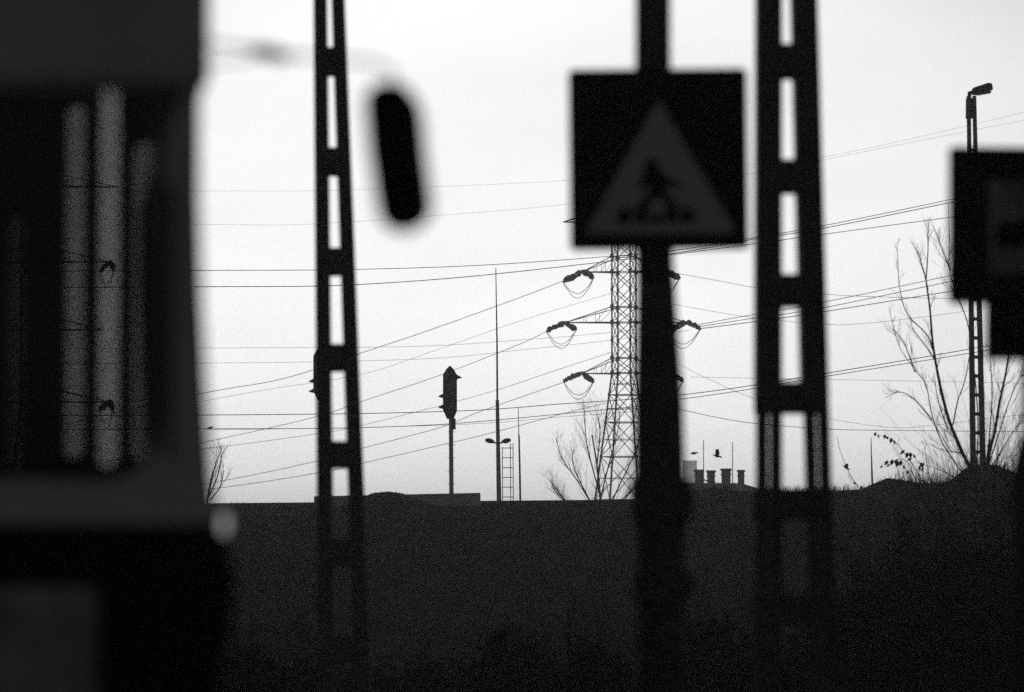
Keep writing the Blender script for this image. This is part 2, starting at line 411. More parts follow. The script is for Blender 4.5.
# ------------------------------------------------------------------ far buildings
def G(x, y): return gz(x, y) - 0.05
BY = 210.0
t = thing('chimney_house', at(715, 500, BY), 'low roof with four chimneys and snow streaks peeping over the crest', 'house')
a = MB(); zt = at(700, 492, BY).z; xl = at(662, 480, BY).x; xr = at(766, 480, BY).x
a.box(((xl + xr) / 2, BY + 4, (zt + 2.2) / 2 + 0.1), (xr - xl, 8, zt - 2.2)); a.build('wall', M['plaster'], t)
rf = MB()
rz = at(715, 481.5, BY).z; ov = .35
e0 = [(xl - ov, BY - ov, zt - .05), (xr + ov, BY - ov, zt - .05), (xr + ov, BY + 8 + ov, zt - .05), (xl - ov, BY + 8 + ov, zt - .05)]
p0 = at(692, 480, BY).x; p1 = at(745, 480, BY).x
rf.add(e0 + [(p0, BY + 4, rz), (p1, BY + 4, rz)], [(0, 1, 5, 4), (2, 3, 4, 5), (1, 2, 5), (3, 0, 4), (0, 3, 2, 1)])
rfo = rf.build('roof', M['roof'], t)
sn = MB()
def onroof(px, py):      # point on the front roof slope seen at that pixel
    d = ray(px, py); O = Vector((0, 0, CAMZ)); A = Vector((0, BY - ov, zt - .05)); B = Vector((0, BY + 4, rz))
    nn = Vector((1, 0, 0)).cross(B - A).normalized(); s = (A - O).dot(nn) / d.dot(nn); return O + d * s + (nn if nn.y < 0 else -nn) * .03
for pts in ([(704,480),(711,483.3),(711,484.6),(704,481)], [(712,483),(718,486),(718,487.5),(712,484.5)], [(735,484),(739,486),(738,487.4),(734,485.5)], [(741,489.5),(745,490.3),(744,491.3),(740,490.6)], [(729,487),(733,488.5),(732,489.4),(728,488)]):
    q = [onroof(*p) for p in pts]; sn.frustum(q, [v + Vector((0, -.015, .03)) for v in q])
sn.build('snow_patch', M['snow'], rfo)
for (cx, wx, top, dy) in ((699, 9, 470, 1.2), (711, 8.5, 470.8, 3.5), (726, 10, 469, 1.5), (741, 7, 470.3, 4.2)):
    u = BY / FPX; c = at(cx, top, BY + dy); b = MB(); zb = zt - .1
    b.box((c.x, BY + dy, (c.z - .1 + zb) / 2), (wx * u * .86, .6, c.z - .1 - zb)); b.box((c.x, BY + dy, c.z - .3), (wx * u * .97, .68, .12))
    ch = b.build('chimney', M['brick'], rfo); d = MB(); d.box((c.x, BY + dy, c.z - .04), (wx * u * 1.08, .78, .12)); d.build('chimney_cap', M['darkcon'], rfo)
for (cx, tp, lab) in ((703.5, 440, 'thin aerial pole standing left among the four chimneys'), (732.5, 442, 'thin aerial pole standing right among the four chimneys')):
    a = MB(); p = at(cx, tp, BY + 6); a.tube([(p.x, p.y, zt + .3), (p.x, p.y, p.z)], [.03, .018], 6)
    for k in range(3): a.tube([(p.x - .1 * (k + 1) * .6, p.y, p.z - .12 - .18 * k), (p.x + .1 * (k + 1) * .6, p.y, p.z - .12 - .18 * k)], .006, 4)
    tag(a.build('aerial_pole', M['galv']), lab, 'antenna', 'aerials behind the chimneys')
# pale block far off
FY = 2850.0
t = thing('apartment_block', at(689, 500, FY), 'pale flat-roofed block far off in haze left of the chimneys', 'building')
a = MB(); p = at(683, 461, FY); q = at(697, 461, FY); zb = 2.5
a.box(((p.x + q.x) / 2, FY + 6, (p.z + zb) / 2), (q.x - p.x, 12, p.z - zb)); a.build('wall', M['plaster'], t)
a = MB(); a.box(((p.x + q.x) / 2, FY + 6, p.z + .2), (q.x - p.x + .6, 12.6, .4)); a.build('roof', M['darkcon'], t)
for j in range(5):
    for i in range(3):
        a = MB(); a.box((p.x + 1.7 + i * 2.6, FY - .05, p.z - 2.5 - j * 3), (1.3, .2, 1.4)); a.build('window', M['dsteel'], t)

# walls on the crest
a = MB(); A = at(60, 504.5, 112); B = at(655, 499.3, 112)
def wallseg(mb, A, B, th, zb):
    d = (B - A); d.z = 0; d.normalize(); n_ = Vector((-d.y, d.x, 0)) * th
    ra = [Vector((A.x, A.y, zb)), Vector((B.x, B.y, zb)), B.copy(), A.copy()]
    mb.frustum(ra, [v + n_ for v in ra])
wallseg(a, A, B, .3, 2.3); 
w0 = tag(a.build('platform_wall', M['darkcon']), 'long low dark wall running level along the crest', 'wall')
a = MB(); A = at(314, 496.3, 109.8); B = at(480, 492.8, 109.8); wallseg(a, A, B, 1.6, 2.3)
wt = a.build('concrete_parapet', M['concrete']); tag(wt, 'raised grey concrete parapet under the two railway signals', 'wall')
a = MB(); A2 = A + Vector((-.06, -.06, .03)); B2 = B + Vector((.06, -.06, .03)); d = Vector((0, 0, -.10))
a.frustum([A2 + Vector((0, 0, .03)), B2 + Vector((0, 0, .03)), B2 + d, A2 + d][::-1], [v + Vector((0, 1.8, 0)) for v in [A2 + Vector((0, 0, .03)), B2 + Vector((0, 0, .03)), B2 + d, A2 + d][::-1]])

# ------------------------------------------------------------------ railway signals
def signal(cx, top, Y, label, hoods, polebot=0.0):
    u = Y / FPX; c = at(cx, top, Y); gzz = 2.5
    t = thing('railway_signal', (c.x, Y, gzz), label, 'signal', 'railway signals on the crest')
    def P(dx, dy, dz=0): return Vector((c.x + dx * u, Y + dz, c.z - dy * u))
    a = MB(); hw = 7.0; dp = .12
    o = [(-hw, 9), (-hw * .5, 3), (0, -0.3), (hw * .5, 3), (hw, 9), (hw, 45), (3.6, 53), (-3.0, 53), (-hw, 44)]
    a.frustum([P(x, y, -dp) for x, y in o], [P(x, y, dp) for x, y in o]); a.build('signal_head', M['dsteel'], t, bevel=.008)
    a = MB(); a.tube([P(1, 50), Vector((c.x + 1.8 * u, Y, gzz))], [2.1 * u, 2.3 * u], 10); a.build('pole', M['galv'], t, True)
    a = MB(); a.box(P(3.5, 58), (4.5 * u, .12, 11 * u)); a.build('junction_box', M['dsteel'], t)
    for (sd_, dy) in hoods:
        a = MB()
        a.frustum([P(sd_ * 6.5, dy - 2.6, -.1), P(sd_ * 6.5, dy + 2.2, -.1), P(sd_ * 11.5, dy + 1, -.02), P(sd_ * 11.5, dy + .2, -.02)],
                  [P(sd_ * 6.5, dy - 2.6, .1), P(sd_ * 6.5, dy + 2.2, .1), P(sd_ * 11.5, dy + 1, .02), P(sd_ * 11.5, dy + .2, .02)])
        a.build('lamp_hood', M['dsteel'], t)
    for k in range(5):
        a = MB(); y = 66 + k * 13; a.tube([P(-2.6, y), P(5.6, y)], .35 * u, 4); a.build('climbing_step', M['galv'], t)
    return t
signal(450, 366, 118, 'railway signal mast with pointed head seen whole left of the lamp pole', [(1, 11), (-1, 30), (-1, 41)])
signal(320.5, 347, 117, 'railway signal mast mostly hidden behind the thinner slotted mast', [(-1, 34), (-1, 44)])

# ------------------------------------------------------------------ lamp pole with antenna, ladder, thin mast
Y = 120.0; u = Y / FPX
t = thing('lamp_pole', at(499, 520, Y), 'slim double-headed lamp pole with a whip antenna rising from its top', 'street lamp')
a = MB(); a.tube([at(499.5, 535, Y), at(499, 500, Y), at(498, 440, Y), at(497.3, 400, Y)], [2.6 * u, 2.4 * u, 2.0 * u, 1.7 * u], 10); a.build('pole', M['galv'], t, True)
a = MB(); a.tube([at(497.3, 402, Y), at(497, 340, Y), at(496.3, 300, Y), at(495.8, 268, Y)], [1.0 * u, .8 * u, .55 * u, .4 * u], 6); a.build('antenna', M['steel'], t)
for s in (-1, 1):
    a = MB(); a.tube([at(498, 443.5, Y), at(498 + s * 4.5, 442.5, Y)], .8 * u, 6)
    h = a.build('lamp_arm', M['steel'], t); a = MB()
    a.ellipsoid(at(498 + s * 8.3, 440.8, Y), (4.9 * u, 3 * u, 2.5 * u), Matrix.Rotation(s * -.22, 3, 'Y')); a.build('lamp_head', M['steel'], h, True)
t = thing('ladder', at(509, 520, Y + .3), 'free-standing steel access ladder right of the double-headed lamp pole', 'ladder')
for x in (502.3, 510.4, 513):
    a = MB(); a.tube([at(x + .5, 535, Y + .3), at(x, 443 if x > 505 else 447, Y + .3)], .55 * u, 4); a.build('rail', M['steel'], t)
for k in range(8):
    a = MB(); y = 448 + k * 9.8; a.tube([at(502.3, y, Y + .3), at(513, y, Y + .3)], .55 * u, 4); a.build('rung', M['steel'], t)
Y = 150.0; u = Y / FPX
a = MB(); a.tube([at(521, 540, Y), at(519.6, 460, Y), at(519, 436, Y), at(518.8, 434, Y), at(518.2, 408, Y)], [1.1 * u, .9 * u, .8 * u, .45 * u, .3 * u], 6)
tag(a.build('whip_antenna', M['steel']), 'thinnest bare mast standing right of the ladder', 'antenna')
Y = 101.0; u = Y / FPX
a = MB(); a.tube([at(873, 500, Y), at(872, 475, Y), at(871, 438, Y)], [1.1 * u, .9 * u, .3 * u], 6)
tag(a.build('marker_stake', M['dsteel']), 'tapering stake upright on the crest between the slotted mast and weed', 'stake')

# ------------------------------------------------------------------ lattice pylons
def pylon(cx, Y, label, levels, top, a0, split, half0, half1, ybase, full=True):
    """levels: (y of lower chord, length px of left arm, of right arm, insulators?)"""
    u = Y / FPX; X0 = at(cx, 300, Y).x; rot = R(-20)
    def Z(py): return at(cx, py, Y).z
    t = thing('lattice_pylon', (X0, Y, 2.5), label, 'pylon', 'lattice pylons')
    def half(py): return (half0 if py < split else half0 + (half1 - half0) * (py - split) / (500 - split)) * u
    def corner(i, py):
        h = half(py); sx, sy = ((-1, -1), (1, -1), (1, 1), (-1, 1))[i % 4]
        if py < a0: h *= max(.12, 1 - (a0 - py) / (a0 - top) * .88)
        v = Vector((sx * h, sy * h, 0)); v = Matrix.Rotation(rot, 3, 'Z') @ v
        return Vector((X0 + v.x, Y + v.y, Z(py)))
    for i in range(4):
        a = MB(); a.tube([corner(i, ybase), corner(i, split), corner(i, a0), corner(i, top)], [1.5 * u, 1.2 * u, 1.0 * u, .6 * u], 4); a.build('leg', M['steel'], t)
    a = MB(); gp = MB()
    big = set()
    for lv in levels: big |= {lv[0] - 15.5, float(lv[0])}
    bl = sorted(b for b in big if b < split - 3); ys_ = [top]
    for b in bl + [split]:
        g_ = b - ys_[-1]; k_ = max(1, round(g_ / 17))
        ys_ += [ys_[-1] + g_ * (j + 1) / k_ for j in range(k_)]
    y = split
    stp = 22
    while y < ybase: y += stp; stp *= 1.25; ys_.append(min(y, ybase))
    for j in range(len(ys_) - 1):
        for i in range(4):
            p, q, r_, s = corner(i, ys_[j]), corner(i + 1, ys_[j]), corner(i, ys_[j + 1]), corner(i + 1, ys_[j + 1])
            th = .56 * u
            a.tube([p, s], th, 4, False); a.tube([q, r_], th, 4, False); (a.tube([p, q], th * 1.1, 4, False) if (min(abs(ys_[j] - b) for b in big) < 1 or ys_[j] >= split - 1) else None)
            if ys_[j] >= split - 1:
                a.tube([(p + r_) / 2, (p + s) / 2 * .5 + (q + r_) / 2 * .5], th * .7, 4, False); a.tube([(q + s) / 2, (p + q + r_ + s) / 4], th * .7, 4, False)
            gp.box(p, (3.6 * u, 3.6 * u, 4.0 * u) if min(abs(ys_[j] - b) for b in big) < 1 else (2.7 * u, 2.7 * u, 3.0 * u))
    a.v, a.f = a.v + gp.v, a.f + [tuple(i + len(a.v) for i in f) for f in gp.f]; a.build('bracing', M['steel'], t)
    for (py, ll, lr, ins) in levels:
        for s, ln in ((-1, ll), (1, lr)):
            if ln <= 0: continue
            tip = Vector((X0 + s * ln * u, Y, Z(py))); a = MB()
            cs = (0, 3) if s < 0 else (1, 2)
            for i in cs:
                lo, hi = corner(i, py), corner(i, py - 15.5)
                a.tube([lo, tip], .75 * u, 4); a.tube([hi, tip], .6 * u, 4)
                for k in (.35, .6): a.tube([lo.lerp(tip, k), hi.lerp(tip, k)], .3 * u, 4)
                a.tube([lo.lerp(tip, .35), hi.lerp(tip, .1)], .3 * u, 4)
            for k in (.3, .55, .8): a.tube([corner(cs[0], py).lerp(tip, k), corner(cs[1], py).lerp(tip, k)], .3 * u, 4)
            a.build('crossarm', M['steel'], t)
            if not ins: continue
            if ins == 2 and s > 0 and full: continue
            ends = []
            for e, (dx, dy, dz) in enumerate(((-18, 4.0, 5.0), (10.5, 10, -4.0))):
                sgn = 1
                E = tip + Vector((dx * u, dz, -dy * u)); ends.append(E)
                for off in (-.22, .22):
                    b = MB(); pts = []; rad = []; n = 9
                    kink = random.uniform(-1.4, 1.0) * u
                    for k in range(n * 2 + 1):
                        f = k / (n * 2); q = tip.lerp(E, f) + Vector((0, off, .35 * off + kink * math.sin(math.pi * f) + (random.random() - .5) * 1.3 * u)); pts.append(q)
                        rad.append((random.uniform(1.5, 2.6) if k % 2 else .7) * u * (.55 if k < 3 or k > n * 2 - 2 else 1))
                    b.tube(pts, rad, 7); b.build('insulator_string', M['porcelain'], t)
            for off in (-.25, .25):
                b = MB(); A_, B_ = ends[0] + Vector((0, off, 0)), ends[1] + Vector((0, off, 0)); pts = []
                dr = (16.5 + off * 8) * u
                for k in range(13):
                    f = k / 12; q = A_.lerp(B_, f); sag = (1 - abs(2 * f - 1) ** 1.9) * dr; shr = (random.random() - .5) * .8 * u
                    pts.append(q + Vector((shr, 0, -sag)))
                b.tube(pts, .33 * u, 4); b.build('jumper_cable', M['wire'], t)
    return t
pylon(624, 250, 'tall lattice pylon with four tiers of arms behind the pedestrian sign pole',
      [(222, 61, 61, 0), (272, 42, 43, 1), (322.5, 59, 63, 1), (373.5, 42, 46, 1)], 150, 190, 373, 9.6, 23.0, 545)
pylon(34, 262, 'lattice pylon glimpsed only through the bus windows',
      [(187, 60, 84, 0), (262, 60, 76, 1), (330, 60, 70, 0), (402, 60, 76, 1)], 120, 150, 410, 9.4, 17, 545)

# ------------------------------------------------------------------ wires
wires = [
 ([(-60,192),(205,191),(340,190),(575,180),(760,163),(850,152),(1060,104)], 260, .13, 'faintest overhead wire, highest of all across the sky'),
 ([(-60,226),(205,224.5),(300,224.5),(430,216),(575,203),(745,175),(822,160),(1060,113)], 250, .14, 'faint overhead wire second highest across the sky'),
 ([(-60,271.5),(205,270.5),(350,269.5),(480,265.3),(608,256.5),(670,251),(745,239),(822,226),(953,199),(1060,176)], 180, .36, 'long overhead wire third from the top left of the pylon'),
 ([(-60,288),(205,286.7),(320,286),(400,282),(480,275.5),(590,263.5),(680,252.5),(745,240.5),(822,228.5),(953,202),(1060,180)], 175, .42, 'darkest upper overhead wire meeting the sign at its lower corner'),
 ([(670,255),(745,245),(822,234.5),(953,217),(1060,204)], 178, .36, 'overhead wire just under the upper pair at right, over the bare tree top'),
 ([(563,281),(520,297.5),(430,330),(373,349),(286,378),(204,393),(60,425)], 250, .34, 'conductor sloping down left from the upper left insulators of the pylon'),
 ([(612,293),(520,321),(442,348),(363,374),(270,389),(204,401),(60,428)], 255, .21, 'faint conductor sloping down left from the pylon body below the upper arm'),
 ([(546,331.5),(520,344),(442,374.5),(363,401),(315,417),(210,441),(60,471)], 250, .30, 'conductor sloping down left from the middle left insulators of the pylon'),
 ([(612,352),(560,369),(480,395),(363,425),(315,434),(227,446),(60,466)], 255, .28, 'conductor sloping down left from the pylon body above the lowest arm'),
 ([(563,382.5),(479,412),(442,427),(363,448),(317,461),(227,480),(60,510)], 250, .30, 'conductor sloping down left from the lowest left insulators of the pylon'),
 ([(610,402),(560,414.5),(479,436),(363,463),(317,473),(227,487),(60,508)], 252, .30, 'lowest sloping wire, meeting the skyline at left'),
 ([(-60,349),(205,348),(410,346.5),(520,340),(600,333.5),(690,324)], 230, .21, 'faint level wire behind the signal heads, upper of two'),
 ([(-60,364),(205,363),(330,361.5),(440,358),(520,350),(600,341.5),(690,330)], 228, .21, 'faint level wire behind the signal heads, lower of two'),
 ([(697,325),(745,316),(822,302.5),(953,275),(1060,252)], 225, .34, 'conductor rising right from the right middle arm, topmost of three'),
 ([(697,327),(745,319.5),(822,308),(953,281),(1060,260)], 223, .36, 'conductor rising right from the right middle arm, middle of three'),
 ([(697,329),(745,323),(822,312),(953,291),(1060,275)], 220, .42, 'conductor rising right from the right middle arm, lowest of three'),
 ([(672,272.5),(720,281),(755,287.5),(822,294),(900,297.5),(1060,300)], 235, .28, 'thin wire dipping right from the upper right arm tip of the pylon'),
 ([(672,304),(745,316.5),(822,324),(870,323),(960,312),(1060,296)], 240, .22, 'faint sagging wire between the rising conductors and the bare tree'),
 ([(-60,416),(204,415),(363,413.5),(480,410),(560,404),(620,400),(680,395),(745,386.5),(822,374),(953,352),(1060,332)], 150, .40, 'dark level wire crossing the signal pole and rising over the chimneys, upper of a pair'),
 ([(-60,430),(204,428.8),(330,428.3),(420,425.5),(480,421.5),(560,414),(640,406),(680,399.5),(745,390),(822,377),(953,356),(1060,338)], 155, .36, 'dark level wire crossing the signal pole and rising over the chimneys, lower of a pair'),
 ([(204,430),(363,427.4),(480,423.5),(560,417),(640,411),(680,407)], 158, .21, 'thin wire nearly touching the lower level wire at the signal pole'),
 ([(678,409),(720,418),(756,423.5),(827,429),(900,430.5),(1060,432)], 200, .30, 'wire sagging to level low over the right-hand crest'),
 ([(678,364),(715,382),(756,399),(827,418),(891,427.5),(930,425.5),(973,420.5),(1060,410)], 205, .21, 'wire dipping from the pole across the thicker mast then rising through the bare tree'),
 ([(690,377),(827,379.5),(940,381.5),(1060,384)], 215, .20, 'faint flat wire behind the bare tree at right'),
]
for k, (pts, Y, r_, lab) in enumerate(wires):
    P = [at(a, b, Y) for a, b in pts]; Q = []
    for i in range(len(P) - 1):
        for q in range(6):
            t_ = q / 6; p0 = P[max(i - 1, 0)]; p1 = P[i]; p2 = P[i + 1]; p3 = P[min(i + 2, len(P) - 1)]
            Q.append(0.5 * ((2 * p1) + (-p0 + p2) * t_ + (2 * p0 - 5 * p1 + 4 * p2 - p3) * t_ * t_ + (-p0 + 3 * p1 - 3 * p2 + p3) * t_ ** 3))
    Q.append(P[-1]); a = MB(); a.tube(Q, r_ * (.98 if r_ > .29 else .85) * Y / FPX, 5, False)
    tag(a.build('overhead_wire', M['wire']), lab, 'wire', 'overhead wires')

# ------------------------------------------------------------------ battened masts
def batten_mast(name, Y, L0, L1, R0, R1, lw0, lw1, battens, bh, label, grp, m, depth, ytop, slit_from=None, ybot=None, thin=False, cat='mast'):
    """L0/L1: left edge px at y=10 and y=685; R likewise; lw: leg width px"""
    u = Y / FPX
    def e(tab0, tab1, py): return tab0 + (tab1 - tab0) * (py - 10) / 675
    xb = (e(L0, L1, 685) + e(R0, R1, 685)) / 2
    pb = at(xb, 685, Y); zb = gz(pb.x, Y) - .1
    if ybot is None: ybot = HOR + (CAMZ - zb) * FPX / Y
    t = thing(name, (pb.x, Y, zb), label, cat, grp)
    def ring(xl, xr, py, dy=0, dd=depth):
        A_, B_ = at(xl, py, Y), at(xr, py, Y)
        return [Vector((A_.x, Y - dd / 2 + dy, A_.z)), Vector((B_.x, Y - dd / 2 + dy, A_.z)), Vector((B_.x, Y + dd / 2 + dy, A_.z)), Vector((A_.x, Y + dd / 2 + dy, A_.z))]
    for side in (0, 1):
        a = MB()
        def lim(py):
            l = lw0 + (lw1 - lw0) * (py - 10) / 675
            return (e(L0, L1, py), e(L0, L1, py) + l) if side == 0 else (e(R0, R1, py) - l, e(R0, R1, py))
        tf = slit_from if slit_from else ybot
        a.frustum(ring(*lim(ytop), ytop), ring(*lim(tf), tf))
        if slit_from:
            sl = .8
            for (u0, u1) in ((0, 1), (1, 0)):
                def half(py, w_):
                    l, r_ = lim(py); mid = (l + r_) / 2
                    return (l, mid - sl / 2) if w_ == 0 else (mid + sl / 2, r_)
                a.frustum(ring(*half(tf, u0), tf, -depth / 2 + .008, .012), ring(*half(ybot, u0), ybot, -depth / 2 + .008, .012))
        a.build('leg', m, t)
    for cy in battens:
        py0, py1 = cy - bh / 2, cy + bh / 2
        for dy in ((-depth / 2 - .006, depth / 2 + .006)):
            a = MB(); l0, r0 = e(L0, L1, py0) + .6, e(R0, R1, py0) - .6; l1, r1 = e(L0, L1, py1) + .6, e(R0, R1, py1) - .6
            a.frustum(ring(l0, r0, py0, dy, .012), ring(l1, r1, py1, dy, .012))
            a.build('batten_plate', m, t)
    return t
pm = [-240, -140, -38, 62, 162, 262, 358, 455, 553, 650, 750]
batten_mast('slotted_mast', 27, 314, 318.5, 345, 371.5, 13, 16.5, pm, 27, 'thinner slotted steel mast, out of focus between the bus mirror and the signals', 'slotted steel masts by the road', M['dsteel'], .16, -330)
batten_mast('slotted_mast', 18, 756, 753.5, 816.5, 836, 25, 27.5, [-282, -167, -52, 62, 177, 291, 398, 505, 610, 715, 820], 31, 'thicker slotted steel mast standing just right of the pedestrian sign', 'slotted steel masts by the road', M['dsteel'], .2, -400, slit_from=398)

# right lamp mast (finer ladder battens)
Y = 88.0; u = Y / FPX
t = batten_mast('lamp_mast', Y, 966.0 + .1, 972.5, 973.6, 991.5, 2.9, 6.6, [y for y in range(300, 520, 19)], 3.2, 'tall tapering slotted lamp mast rising through the bare tree at right', None, M['steel'], .16, 96, thin=True, cat='street lamp')
tag(t, t['label'], 'street lamp')
a = MB(); a.frustum([at(966.6, 98, Y), at(972.2, 98, Y), at(972.8, 118, Y), at(966.4, 118, Y)], [v + Vector((0, .16, 0)) for v in (at(966.6, 98, Y), at(972.2, 98, Y), at(972.8, 118, Y), at(966.4, 118, Y))])
a.build('mast_cap', M['dsteel'], t)
for k in range(8):
    y = 150 + 19 * k; q = at(967.2 + (y - 96) * .0135, y, Y); p = at(973 + (y - 96) * .024, y, Y); a = MB(); a.box(((q.x + p.x) / 2, Y - .085, q.z), (p.x - q.x - .01, .012, .07)); a.build('batten_plate', M['steel'], t)
a = MB(); a.tube([at(969.3, 98, Y), at(969.5, 92, Y)], 2.0 * u, 8); a.tube([at(969, 93, Y), at(974, 91.5, Y)], 1.7 * u, 8)
h = a.build('lamp_arm', M['dsteel'], t); a = MB(); rr = Matrix.Rotation(R(-10), 3, 'Y')
c = at(981, 89.3, Y); q = [(-11, 3.2), (-8, -2.6), (8, -5.0), (11.5, -3.6), (11.5, 2.4), (4, 4.4), (-6, 4.6)]
a.frustum([c + rr @ Vector((x * u, -.1, -y * u)) for x, y in q], [c + rr @ Vector((x * u, .1, -y * u)) for x, y in q]); a.build('lamp_head', M['dsteel'], h, bevel=.01)
a = MB(); a.box(c + rr @ Vector((2 * u, 0, -4.6 * u)), (14 * u, .19, 1.6 * u), rr); a.build('lamp_lens_or_glint', M['lens'], h)

# ------------------------------------------------------------------ pedestrian sign in the middle
Y = 13.7; u = Y / FPX
c = at(658.6, 159.3, Y); roll = R(.55)
t = thing('pedestrian_sign', (at(658, 690, Y).x, Y + .09, 0), 'dark square sign with pale triangle and walking figure on a thick pole', 'road sign')
# frame: x right, y up, z toward the camera
SM = Matrix.Translation(c) @ Matrix.Rotation(roll, 4, 'Y').inverted() @ Matrix(((1, 0, 0, 0), (0, 0, -1, 0), (0, 1, 0, 0), (0, 0, 0, 1)))
SM = Matrix.Translation(c) @ Matrix.Rotation(-roll, 4, 'Y') @ Matrix(((1, 0, 0, 0), (0, 0, -1, 0), (0, 1, 0, 0), (0, 0, 0, 1)))
def sp(px, py): return ((px - 658.6) * u, (159.3 - py) * u)
def SMz(z): return SM @ Matrix.Translation((0, 0, z))
pl = plate('sign_plate', rrect(-89.5 * u, -91 * u, 89.5 * u, 91 * u, .02), [], .006, SM, M['blue'], t, .0015)
def poly(pts): return [sp(*p) for p in pts]
plate('white_triangle', poly([(657, 103), (661, 103), (733, 230), (731, 234), (588, 234), (586, 230)]), [], .0016, SMz(.0042), M['white'], pl)
pic = MB()
def flat(name, pts, z=.0058, m='pict'): return plate(name, poly(pts), [], .0012, SMz(z), M[m], pl)
hd = [(650 + 7 * math.cos(R(a)), 161 + 7.5 * math.sin(R(a))) for a in range(0, 360, 30)]
body_ = [(645, 168), (656, 166), (666, 176), (675, 184), (688, 189), (686, 195), (672, 193), (668, 191), (669, 199), (679, 207), (686, 221), (676, 221), (668, 212), (659, 204), (652, 211), (640, 222), (630, 220), (642, 206), (648, 197), (648, 188), (640, 197), (634, 193), (641, 180)]
body_ = [(657 + (x - 659) * .82, 172 + (y - 175) * .86) for x, y in body_]; hd = [(x + 1, y + 4.5) for x, y in hd]
flat('walking_figure', body_); flat('figure_head', hd)
for x0, x1 in ((616, 629), (632.5, 646), (665, 678), (681.5, 695)):
    d_ = 3 if x0 < 655 else -3
    flat('crossing_stripe', [(x0, 224), (x0 + d_, 209), (x1 + d_, 209), (x1, 224)])
flat('crossing_stripe', [(649.5, 224), (651, 214), (660, 214), (661.5, 224)])
# pole (flared sleeve)
a = MB(); pc = lambda x, y: at(x, y, Y + .085)
a.tube([pc(652.5, -420), pc(653, 60), pc(654.5, 250), pc(656, 290)], [17.5 * u, 18.2 * u, 19.0 * u, 19.6 * u], 20); a.build('pole', M['dsteel'], t, True)
a = MB(); bz = HOR + CAMZ * FPX / Y
a.tube([pc(656, 282), pc(659, 400), pc(660, 480), pc(661, 600), pc(661, bz)], [19.6 * u, 25 * u, 26 * u, 24 * u, 24 * u], 20); a.build('pole_sleeve', M['dsteel'], t, True)
for (y0, y1, xa, xb) in ((478, 524, 630, 692), (572, 598, 631, 692)):
    a = MB(); A_, B_ = pc(xa, y0), pc(xb, y1)
    a.box(((A_.x + B_.x) / 2, Y + .085, (A_.z + B_.z) / 2), (B_.x - A_.x, .17, A_.z - B_.z)); a.build('pole_clamp', M['dsteel'], t, bevel=.012)
for yy in (105, 213):
    a = MB(); A_ = pc(654, yy); a.box((A_.x, Y + .03, A_.z), (.2, .05, .035)); a.build('sign_bracket', M['galv'], t)

# ------------------------------------------------------------------ cropped sign at right
Y = 13.2; u = Y / FPX
c = at(1027.5, 226, Y)
t = thing('parking_sign', (at(1036, 690, Y).x, Y + .07, 0), 'dark square sign cut off at the right edge above a smaller plate', 'road sign')
SM = Matrix.Translation(c) @ Matrix.Rotation(R(.6), 4, 'Y') @ Matrix(((1, 0, 0, 0), (0, 0, -1, 0), (0, 1, 0, 0), (0, 0, 0, 1)))
def sp(px, py): return ((px - 1027.5) * u, (226 - py) * u)
pl = plate('sign_plate', rrect(-79 * u, -79 * u, 79 * u, 79 * u, .02), [], .006, SM, M['blue'], t, .0015)
plate('pale_panel', [sp(*p) for p in ((989, 181), (1066, 181), (1066, 273), (989, 273))], [], .0016, SMz(.0042), M['hatch'], pl)
plate('dark_pictogram', [sp(*p) for p in ((995, 228), (1001, 222), (1020, 221), (1030, 212), (1048, 212), (1056, 226), (1060, 246), (996, 248))], [], .0012, SMz(.0058), M['pict'], pl)
plate('small_plate', [sp(*p) for p in ((986, 300), (1086, 300), (1086, 361), (986, 361))], [], .006, SM, M['bodydark'], t, .0015)
a = MB(); pc = lambda x, y: at(x, y, Y + .075); bz = HOR + CAMZ * FPX / Y
a.tube([pc(1036, 158), pc(1036, 430)], 14.5 * u, 18); a.build('pole', M['dsteel'], t, True)
a = MB(); a.tube([pc(1036, 432), pc(1036, 450), pc(1034, 470), pc(1034, bz)], [15 * u, 20 * u, 23 * u, 23 * u], 18); a.build('pole_sleeve', M['dsteel'], t, True)

# ------------------------------------------------------------------ dark screen added behind the bus; its slots make the pale window strips
YS = 12.2; us = YS / FPX
def sx(px): return (px - 512) * us
def sz(py): return at(300, py, YS).z
t = thing('added_slot_screen', (sx(-100), YS, 0), 'dark shelter wall added for the pale strips seen in the bus windows', 'prop')
holes = []; specs = [(6, 26, 215, 470, 'd'), (63.5, 85, 104, 458, 'a'), (96, 120, 70, 468, 'b'), (130, 163, 140, 462, 'c')]
for xa, xb, ya, yb, k in specs: holes.append(rrect(sx(xa), sz(yb), sx(xb), sz(ya), (sx(xb) - sx(xa)) * .4, 8))
SMx = Matrix.Translation((0, YS, 0)) @ Matrix(((1, 0, 0, 0), (0, 0, -1, 0), (0, 1, 0, 0), (0, 0, 0, 1)))
plate('wall', [(sx(-620), 0), (sx(179), 0), (sx(179), sz(10)), (sx(-620), sz(10))], holes, .12, SMx, M['bodydark'], t)
for hF, s_ in zip(holes, specs): plate('pane', hF, [], .008, SMx, GL[s_[4]], t)
rx = (174 - 512) * (YS + 1.8) / FPX
a = MB(); a.box(((sx(-620) + rx) / 2, YS + .8, sz(10) + .05), (rx - sx(-620), 2.0, .1)); a.build('roof', M['dsteel'], t)
for px in (-600, -200, 45):
    a = MB(); a.box(((px - 512) * (YS + 1.6) / FPX, YS + 1.6, sz(10) / 2), (.1, .1, sz(10))); a.build('post', M['dsteel'], t)

